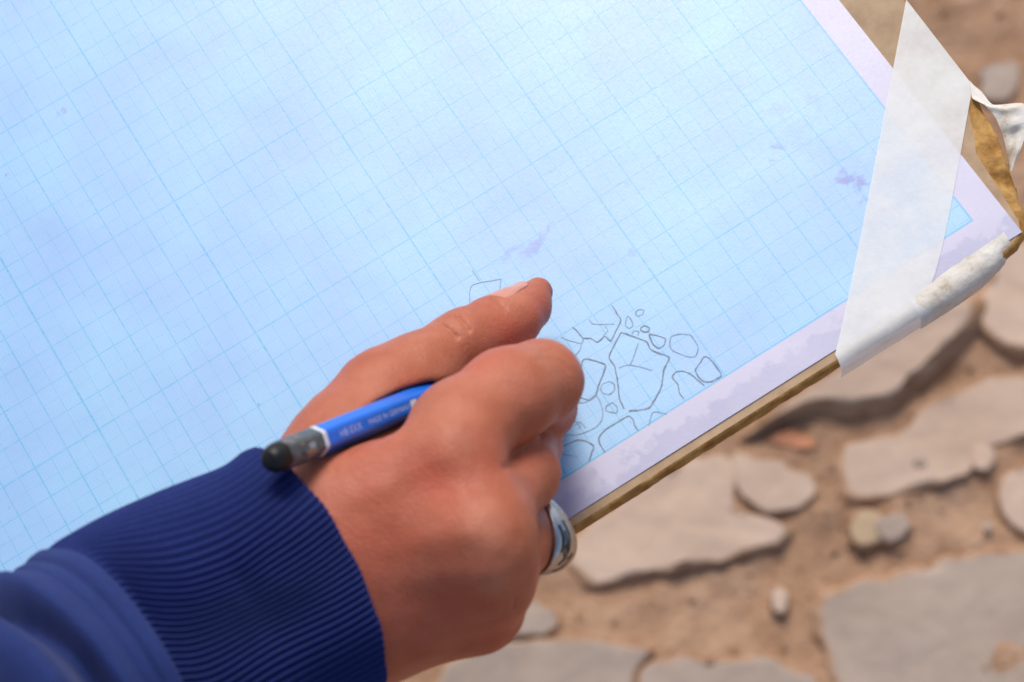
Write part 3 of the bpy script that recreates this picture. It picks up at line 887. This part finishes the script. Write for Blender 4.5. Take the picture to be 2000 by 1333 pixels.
def surface_nets(F, org, h):
    s = F < 0
    nx, ny, nz_ = F.shape
    c = np.zeros((nx - 1, ny - 1, nz_ - 1), np.int8)
    for i in (0, 1):
        for j in (0, 1):
            for k in (0, 1):
                c += s[i:nx - 1 + i, j:ny - 1 + j, k:nz_ - 1 + k]
    act = (c > 0) & (c < 8)
    idx = np.argwhere(act)
    vid = -np.ones(act.shape, np.int64); vid[act] = np.arange(len(idx))
    acc = np.zeros((len(idx), 3)); cnt = np.zeros(len(idx))
    corners = [(0,0,0),(1,0,0),(0,1,0),(1,1,0),(0,0,1),(1,0,1),(0,1,1),(1,1,1)]
    edges = [(0,1),(2,3),(4,5),(6,7),(0,2),(1,3),(4,6),(5,7),(0,4),(1,5),(2,6),(3,7)]
    I, Jx, K = idx.T
    vals = [F[I + a, Jx + b, K + g] for a, b, g in corners]
    for a, b in edges:
        va, vb = vals[a], vals[b]
        m = (va < 0) != (vb < 0)
        t = np.where(m, va / np.where(m, va - vb, 1), 0)
        pa, pb = np.array(corners[a], float), np.array(corners[b], float)
        acc[m] += pa + (pb - pa) * t[m, None]; cnt[m] += 1
    V = (idx + acc / cnt[:, None]) * h + org
    faces = []
    # quads around grid edges that change sign
    for axis in range(3):
        sl0 = [slice(1, -1)] * 3; sl1 = [slice(1, -1)] * 3
        sl0[axis] = slice(0, -1); sl1[axis] = slice(1, None)
        a = s[tuple(sl0)]; b = s[tuple(sl1)]
        ch = np.argwhere(a != b)
        if not len(ch): continue
        base = ch.copy()
        o1, o2 = (axis + 1) % 3, (axis + 2) % 3
        base[:, o1] += 1; base[:, o2] += 1
        def at(d1, d2):
            q = base.copy(); q[:, o1] -= d1; q[:, o2] -= d2
            return vid[q[:, 0], q[:, 1], q[:, 2]]
        q = np.stack([at(1, 1), at(0, 1), at(0, 0), at(1, 0)], 1)
        fl = a[tuple(ch.T)]                # inside at the low end -> normal along +axis
        q[~fl] = q[~fl][:, ::-1]
        faces.append(q)
    return V, np.concatenate(faces)

allp = [J(*p[:3]) for c in H['palm'] for p in c] + [J(*p[:3]) for k in ('thumb', 'index', 'index2', 'middle', 'ring', 'little') for p in H[k]]
lo = np.min(allp, 0) - 26; hi = np.max(allp, 0) + 26
hv = 0.55
BS = 8
nb_ = np.ceil((hi - lo) / (hv * BS)).astype(int)
dims = nb_ * BS
F = np.empty(dims, np.float32)
bi = np.stack(np.meshgrid(*[np.arange(k) for k in nb_], indexing='ij'), -1).reshape(-1, 3)
bc = lo + (bi + 0.5) * BS * hv - hv * 0.5
bval = hand_sdf(bc)
rad_ = BS * hv * 0.87 + 3.0
F.reshape(nb_[0], BS, nb_[1], BS, nb_[2], BS).transpose(0, 2, 4, 1, 3, 5)[...] = bval.reshape(nb_)[..., None, None, None]
near_ = np.abs(bval) < rad_
oo = np.stack(np.meshgrid(*[np.arange(BS)] * 3, indexing='ij'), -1)
sel = bi[near_]
for c0_ in range(0, len(sel), 400):
    ch_ = sel[c0_:c0_ + 400]
    X = lo + (ch_[:, None, None, None, :] * BS + oo[None]) * hv
    val = hand_sdf(X).astype(np.float32)
    for q_, v_ in zip(ch_, val):
        F[q_[0] * BS:q_[0] * BS + BS, q_[1] * BS:q_[1] * BS + BS, q_[2] * BS:q_[2] * BS + BS] = v_
HV, HF = surface_nets(F, lo, hv)
del F
# light smoothing
def smooth_verts(V, Fc, it, lam=0.5):
    for _ in range(it):
        acc = np.zeros_like(V); cnt = np.zeros(len(V))
        for a in range(4):
            b = (a + 1) % 4
            np.add.at(acc, Fc[:, a], V[Fc[:, b]]); np.add.at(cnt, Fc[:, a], 1)
            np.add.at(acc, Fc[:, b], V[Fc[:, a]]); np.add.at(cnt, Fc[:, b], 1)
        V = V * (1 - lam) + lam * acc / cnt[:, None]
    return V
HV = smooth_verts(HV, HF, 4)
def sdf_normal(V, e=0.4):
    g = np.zeros_like(V)
    for k in range(3):
        d = np.zeros(3); d[k] = e
        g[:, k] = hand_sdf(V + d) - hand_sdf(V - d)
    return g / (np.linalg.norm(g, axis=1)[:, None] + 1e-9)
HN = sdf_normal(HV)
def surf(px, py):
    """first hand surface point seen along the photo ray (used to place creases on the skin)"""
    d = RCV.T @ np.array([(px - 1000) / FPX, (py - 666.5) / FPX, 1.0]); d /= np.linalg.norm(d)
    t = 480.0
    for _ in range(60):
        s_ = float(hand_sdf((CAM + d * t)[None, :])[0])
        if s_ < 0.05: break
        t += s_ * 0.8
        if t > 760: break
    return CAM + d * t
def seg_dist(V, a, b):
    ab = b - a; t = np.clip(((V - a) @ ab) / (ab @ ab), 0, 1)
    return np.linalg.norm(V - a - t[:, None] * ab, axis=1), t
disp = np.zeros(len(HV))
CREASES = [  # px polyline, width mm, depth mm
    ([(893, 616), (905, 629), (916, 645)], 0.6, 0.85), ([(862, 634), (878, 645), (893, 657)], 0.6, 0.8),
    
    ([(962, 583), (974, 590), (986, 602)], 0.7, 0.5),
    ([(990, 912), (1025, 893), (1058, 870)], 1.3, 0.2), ([(985, 915), (997, 908)], 1.0, 0.4),
    
    ([(735, 792), (760, 780), (790, 766)], 1.6, 0.5),
    ([(1002, 1188), (1008, 1166)], 0.5, 0.4),
    ([(1058, 688), (1085, 684), (1108, 700)], 0.9, 0.15), ([(1045, 705), (1085, 700), (1112, 722)], 0.9, 0.15),
]
for pts, wd, dp in CREASES:
    q = [surf(*p) for p in pts]
    best = np.full(len(HV), 1e9)
    for a, b in zip(q[:-1], q[1:]):
        best = np.minimum(best, seg_dist(HV, a, b)[0])
    disp -= dp * np.exp(-(best / wd) ** 2)
BUMPS = [(885, 872, 9, 0.5), (905, 1000, 10, 0.5), (955, 1055, 8, 0.8), (968, 1135, 7, 0.9), (840, 930, 9, -0.9), (860, 1110, 14, -0.3), (930, 1100, 7, -0.5), (760, 1000, 16, 0.3), (740, 1130, 12, -0.3), (1060, 700, 8, 0.2), (930, 960, 6, -0.7)]
for x, y, r, a in BUMPS:
    q = surf(x, y)
    disp += a * np.exp(-(np.linalg.norm(HV - q, axis=1) / r) ** 2)
# faint tendons on the back of the hand
for pa, pb in (((620, 1010), (870, 890)), ((650, 1080), (925, 1040)), ((690, 1160), (945, 1120))):
    d_, t_ = seg_dist(HV, surf(*pa), surf(*pb))
    disp += 0.35 * np.exp(-(d_ / 3.0) ** 2) * (0.3 + 0.7 * t_)
lowf = np.array([0.35 * nz(v, 0.06, 1) + 0.16 * nz(v, 0.22, 3) for v in HV])
HV2 = HV + HN * (disp + lowf)[:, None]
# keep the skin off the pencil and out of the board
t_ = (HV2 - PT) @ ax
rad = HV2 - PT - t_[:, None] * ax
rd = np.linalg.norm(rad, axis=1)
ins_ = (t_ > -1) & (t_ < PL) & (rd < HR + 0.15)
HV2[ins_] += rad[ins_] / (rd[ins_][:, None] + 1e-6) * (HR + 0.15 - rd[ins_])[:, None]
over = (HV2[:, 2] < 0.75) & (HV2[:, 1] > -197.5)
HV2[over, 2] = 0.75
person = mesh_obj('person', HV2, HF.tolist(), M['skin'])
tag(person, "person's tanned right hand in a blue sweatshirt sleeve, drawing with a pencil", 'person')
def attr(name, items):
    a = np.zeros(len(HV))
    for x, y, r, s_ in items:
        a = np.maximum(a, s_ * np.exp(-(np.linalg.norm(HV - surf(x, y), axis=1) / r) ** 2))
    at = person.data.attributes.new(name, 'FLOAT', 'POINT')
    at.data.foreach_set('value', a.astype(np.float32))
attr('flush', [(1055, 610, 7, .8), (1000, 655, 7, .75), (1020, 590, 7, .35), (930, 710, 8, .5), (845, 925, 8, .75), (870, 950, 8, .5), (790, 768, 5, .6), (1000, 780, 12, .25), (640, 1000, 16, .2),
               (760, 950, 16, .35), (700, 1060, 18, .35), (880, 1180, 14, .4), (980, 1240, 10, .5), (760, 1200, 18, .35), (640, 760, 12, .1), (960, 900, 9, .25)])
attr('pale', [(950, 1050, 6, .6), (888, 870, 6, .45), (972, 1135, 5.5, .6), (1060, 700, 8, .6), (850, 800, 8, .4), (1010, 580, 6, .7), (960, 760, 13, .45), (1040, 760, 9, .4), (890, 700, 10, .3), (720, 820, 12, .3), (1010, 930, 9, .3), (1040, 1050, 5, .4), (1000, 1090, 6, .35), (1050, 930, 6, .3), (840, 680, 10, .3), (900, 640, 7, .3)])  # pale knuckles; broad spots paint the lit top of the hand paler

# thumb nail: a curved plate lying on the skin of the last joint
ta, tb = J(985, 628, 26), J(1040, 578, 19)
tdir = (tb - ta) / np.linalg.norm(tb - ta)
vc = CAM - tb; vc /= np.linalg.norm(vc)
up = vc - tdir * (vc @ tdir); up /= np.linalg.norm(up)
side = np.cross(tdir, up)
if (RCV @ side)[1] > 0: side = -side                # side points to the upper-left of the photo
rows = []
for i in range(15):
    t = i / 14
    c0 = ta + tdir * (-1.5 + 12.6 * t)
    half = math.radians(36) * (1 - 0.10 * t) * (1 - 0.25 * max(0, (t - .85) / .15) ** 2) * (0.82 + .18 * min(1, t / .15))
    row = []
    for j in range(13):
        a = math.radians(60) + half * (j / 6 - 1)
        d = up * math.cos(a) + side * math.sin(a)
        r = 0.5
        for _ in range(40):
            s_ = float(hand_sdf((c0 + d * r)[None, :])[0])
            r -= s_ * 0.8
        lift = 0.32 if 0 < j < 12 else 0.05
        if i == 0: lift = 0.0
        cc = c0 + d * (r + lift + (0.15 if i > 12 else 0))
        row.append(cc)
    rows.append(row)
strip('thumbnail', rows, M['nail'], person)

# ------------------------------------------------------------------ silver ring
rc = J(1037, 1044, 33)
ra_ = RCV.T @ np.array([0.84, -0.06, 0.54]); ra_ /= np.linalg.norm(ra_)
vc = CAM - rc; vc /= np.linalg.norm(vc)
# direction in the ring plane that shows at the right of the photo
rx = RCV.T @ np.array([0.93, 0.15, 0.0]); rx = rx - ra_ * (rx @ ra_); rx /= np.linalg.norm(rx)
ry = np.cross(ra_, rx)
NRg, RR = 96, 9.5
def ring_width(a):           # a=0 at the broad engraved front
    return 1.6 + 1.9 * math.exp(-(a / 0.95) ** 2)
vs = []
prof = 14
for i in range(NRg):
    a = 2 * math.pi * i / NRg; aa = (a + math.pi) % (2 * math.pi) - math.pi
    wd = ring_width(aa)
    th = 1.1 + 0.9 * math.exp(-(aa / 0.8) ** 2)
    rdir = rx * math.cos(a) + ry * math.sin(a)
    for j in range(prof):
        if j < 10:           # outer dome
            s_ = -1 + 2 * j / 9
            rr = RR + th * (1 - 0.45 * s_ * s_)
            if abs(aa) < 1.1:
                g = math.exp(-((s_ - 0.55 * math.sin(aa * 2.2)) / 0.16) ** 2)
                rr -= 0.45 * g * (1 - abs(aa) / 1.2)
                rr += 0.22 * math.exp(-((abs(s_) - 0.85) / 0.15) ** 2)
        else:                # inner face
            s_ = 1 - 2 * (j - 10) / 3; rr = RR + 0.05
        vs.append(rc + rdir * rr + ra_ * ((s_ + 1) * wd))
f = []
for i in range(NRg):
    for j in range(prof):
        a, b = i * prof + j, i * prof + (j + 1) % prof
        c, d = ((i + 1) % NRg) * prof + (j + 1) % prof, ((i + 1) % NRg) * prof + j
        f.append((a, b, c, d))
ring = mesh_obj('finger_ring', vs, f, M['silver'], person)
ring['label'] = 'silver ring with an engraved front on the third finger'
def ring_pt(aa, s_, lift):
    wd = ring_width(aa); th = 1.1 + 0.9 * math.exp(-(aa / 0.8) ** 2)
    return rc + (rx * math.cos(aa) + ry * math.sin(aa)) * (RR + th * (1 - 0.45 * s_ * s_) + lift) + ra_ * ((s_ + 1) * wd)
def ring_line(pts, wd):
    pts = cr(pts, False, 6); vs, f = [], []
    q = [ring_pt(p[0], p[1], 0.10) for p in pts]
    for i, p in enumerate(q):
        d = q[min(i + 1, len(q) - 1)] - q[max(i - 1, 0)]; d /= np.linalg.norm(d) + 1e-9
        aa = pts[i][0]; out_ = rx * math.cos(aa) + ry * math.sin(aa)
        sd = np.cross(d, out_); sd /= np.linalg.norm(sd) + 1e-9
        vs += [p + sd * wd, p - sd * wd, p + out_ * 0.12]
        if i: b = 3 * i; f += [(b - 3, b, b + 2, b - 1), (b + 2, b + 1, b - 2, b - 1)]
    return mesh_obj('engraving', vs, f, M['oxid'], ring)
for ln in ([(-.75, .1), (-.4, .25), (0, .1), (.35, -.35)], [(-.65, -.4), (-.3, -.25), (.0, -.45)], [(.05, .55), (.3, .3), (.55, -.1), (.6, -.4)], [(-.5, -.05), (-.2, .0), (.1, -.2)]):
    ring_line(ln, 0.24)

# ------------------------------------------------------------------ sleeve
ST = [  # centre px, height mm, half width mm, half thickness mm
    (616, 1122, 56, 31.8, 26), (560, 1150, 58, 32.0, 27), (480, 1190, 60, 32.5, 28), (390, 1240, 63, 33.5, 29), (300, 1290, 66, 34.3, 30), (226, 1333, 68, 35.0, 31),
    (150, 1385, 70, 33.5, 31), (60, 1455, 72, 31.5, 32), (-60, 1545, 74, 32, 33), (-220, 1650, 76, 36, 36), (-420, 1760, 78, 40, 40)]
cen = [P(a, b, c) for a, b, c, _, _ in ST]
cum = np.concatenate([[0], np.cumsum([np.linalg.norm(cen[i + 1] - cen[i]) for i in range(len(cen) - 1)])])
cen = np.array(cen); rws = np.array([s[3] for s in ST]); rts = np.array([s[4] for s in ST])
def frame_at(s):
    def cs(x): return np.array([np.interp(x, cum, cen[:, k]) for k in range(3)])
    c = (cs(s) + cs(s - 5) + cs(s + 5)) / 3 if s > 3 else cs(max(s, 0)) if s >= 0 else cen[0] + (cen[0] - cen[1]) / cum[1] * (-s)
    t = cs(min(s + 12, cum[-1])) - cs(max(s - 12, 0)); t /= np.linalg.norm(t)
    n_ = CAM - c; n_ = n_ - t * (n_ @ t); n_ /= np.linalg.norm(n_)
    w_ = np.cross(t, n_)
    if (RCV @ w_)[1] > 0: w_ = -w_                 # towards the top of the photo
    return c, t, w_, n_, np.interp(s, cum, rws), np.interp(s, cum, rts)
S_SEAM = cum[5]
NRIB = 92
def dent(s, a):
    """soft puckers shared by the layers"""
    d = 1.3 * math.exp(-((s - 22) / 4) ** 2 - ((a - 1.35) / 0.34) ** 2) * -1.6
    d += 0.9 * math.exp(-((s - 17) / 8) ** 2 - ((a - 1.42) / 0.2) ** 2)
    d += 1.0 * nz((s * .03, math.cos(a) * 1.5, math.sin(a) * 1.5), 1.3, 2)
    return d
rows = []
NT2 = NRIB * 8
prof_s = [(9, -3.6), (4, -3.4), (1.2, -3.0), (0.2, -2.2), (-0.3, -1.2), (0.0, -0.4), (0.8, 0.0)] + [(s, 0) for s in np.arange(2.0, S_SEAM - 0.5, 1.0)] + [(S_SEAM, 0)]
for s, dr in prof_s:
    c, t, w_, n_, rw, rt = frame_at(s)
    row = []
    for k in range(NT2):
        a = 2 * math.pi * k / NT2
        a += 0.15 * math.sin(2 * a)
        # ribs lean round the arm towards the seam
        wob_ = 0.022 * math.sin(s * 0.16 + 1.0) * math.exp(-((a - 1.4) / 0.8) ** 2) + 0.02 * nz((s * .05, a * 2, 0), 1.0, 1)
        lean = 0.24 * math.sin(math.pi * min(1, max(0, s) / (0.92 * S_SEAM))) * math.exp(-((a - 0.8) / 0.85) ** 2) - 0.10 * math.exp(-((a - 0.5) / 0.7) ** 2) * (s / S_SEAM) ** 2
        tw = a + lean - 0.06 * (s / S_SEAM) ** 1.3 * math.sin(a) + wob_
        flare = 2.4 * math.exp(-((s - 2) / 5) ** 2 - (math.sin(a / 2 + 0.1) / 0.3) ** 2)
        amp = 0.95 * min(1, (S_SEAM - s) / 5 + 0.15) * (1 if dr == 0 else 0.75)
        rib = amp * (1 - abs(math.sin(k * math.pi / 8)) ** 1.5 * 2) * 0.8
        puff = 1.8 * math.sin(math.pi * min(1, s / S_SEAM)) ** 1.0 * 0.5
        r_add = dr + rib + puff + flare + (dent(s, a) if s > 0.5 else dent(.5, a))
        # edge of the cuff bows towards the hand on top of the wrist
        bow = -5.0 * max(0, math.sin(a)) * max(0, 1 - max(s, 0) / 34)
        bow += (1.6 * nz((a * 1.3, 0, 0), 1.5, 4)) * max(0, 1 - s / 12)
        seam_bow = 9.0 * max(0, math.sin(a)) * (-(max(s, 0) / S_SEAM) ** 3)
        row.append(c + t * (bow + seam_bow) + w_ * ((rw + r_add) * math.cos(tw)) + n_ * ((rt + r_add) * math.sin(tw)))
    rows.append(row)
sleeve = empty('sleeve', Wd(cen[6])); sleeve.parent = person
sleeve['label'] = 'blue sweatshirt sleeve with a ribbed cuff'
def tube(name, rows, mat, parent):
    m = len(rows[0])
    return mesh_obj(name, [p for r in rows for p in r], grid_faces(len(rows), m, wrap=True, flip=True), mat, parent)
cuff = tube('ribbed_cuff', rows, M['rib'], sleeve)
# seam band and the gathered sleeve beyond it
def sleeve_rows(sdefs, NTs=260, fold=0.0):
    rows = []
    for s, dr, rd_ in sdefs:
        c, t, w_, n_, rw, rt = frame_at(s)
        row = []
        for k in range(NTs):
            a = 2 * math.pi * k / NTs
            d = dr(a) if callable(dr) else dr
            seam_bow = -9.0 * max(0, math.sin(a)) * (1 if s < S_SEAM + 2 else math.exp(-(s - S_SEAM - 2) / 40))
            q = (s * .03, math.cos(a) * 1.6, math.sin(a) * 1.6)
            d += rd_ * (1.6 * nz(q, 1.2, 4) + 0.7 * nz(q, 3.0, 2)) + dent(S_SEAM, a) * max(0, 1 - (s - S_SEAM) / 6 if s > S_SEAM else 1)
            tw = a - 0.10 * math.sin(a)
            row.append(c + t * seam_bow + w_ * ((rw + d) * math.cos(tw)) + n_ * ((rt + d) * math.sin(tw)))
        rows.append(row)
    return rows
sb = [(S_SEAM - 1.4, -0.5, 0), (S_SEAM - 1.2, 0.6, 0), (S_SEAM - 0.2, 1.1, 0), (S_SEAM + 1.2, 1.15, 0), (S_SEAM + 2.4, 0.9, 0), (S_SEAM + 2.8, 0.1, 0), (S_SEAM + 3.6, 0.8, 0), (S_SEAM + 5.0, 1.1, .1), (S_SEAM + 6.0, 0.6, .2)]
tube('cuff_seam', sleeve_rows(sb), M['cloth'], sleeve)
def fold1(s):
    x = s - S_SEAM - 6
    def f(a):
        ph = 7 * (math.sin(a) - 0.6)
        v = 0.6 + 4.2 * math.exp(-((x - 4.2 + ph * .3) / 2.6) ** 2) - 7.0 * math.exp(-((x - 10 + ph * .9) / 2.6) ** 2)
        fr_ = min(1, max(0, (math.sin(a) - 0.12) / 0.35))
        v += 11.0 * fr_ * (1 / (1 + math.exp(-(x - 13 + ph * 1.1) / 0.9)))
        v -= 22.0 * fr_ * (1 / (1 + math.exp(-(x - 28 + ph * 2.2) / 3.0)))
        v += 3.0 * math.exp(-((x - 40) / 10) ** 2 - ((a - 1.6) / .5) ** 2) - 4.5 * math.exp(-((x - 34) / 8) ** 2 - ((a - 0.95) / .22) ** 2)
        v += 2.5 * math.exp(-((x - 30) / 14) ** 2 - ((a - 0.65) / .2) ** 2)
        return v * min(1, (x + 2.5) / 2.5)
    return f
sd = [(S_SEAM + s, fold1(S_SEAM + s), min(1, (s - 4) / 10)) for s in np.concatenate([np.arange(4.5, 60, 1.0), np.arange(60, cum[-1] - S_SEAM, 4.0)])]
tube('sleeve_fabric', sleeve_rows(sd), M['cloth'], sleeve)
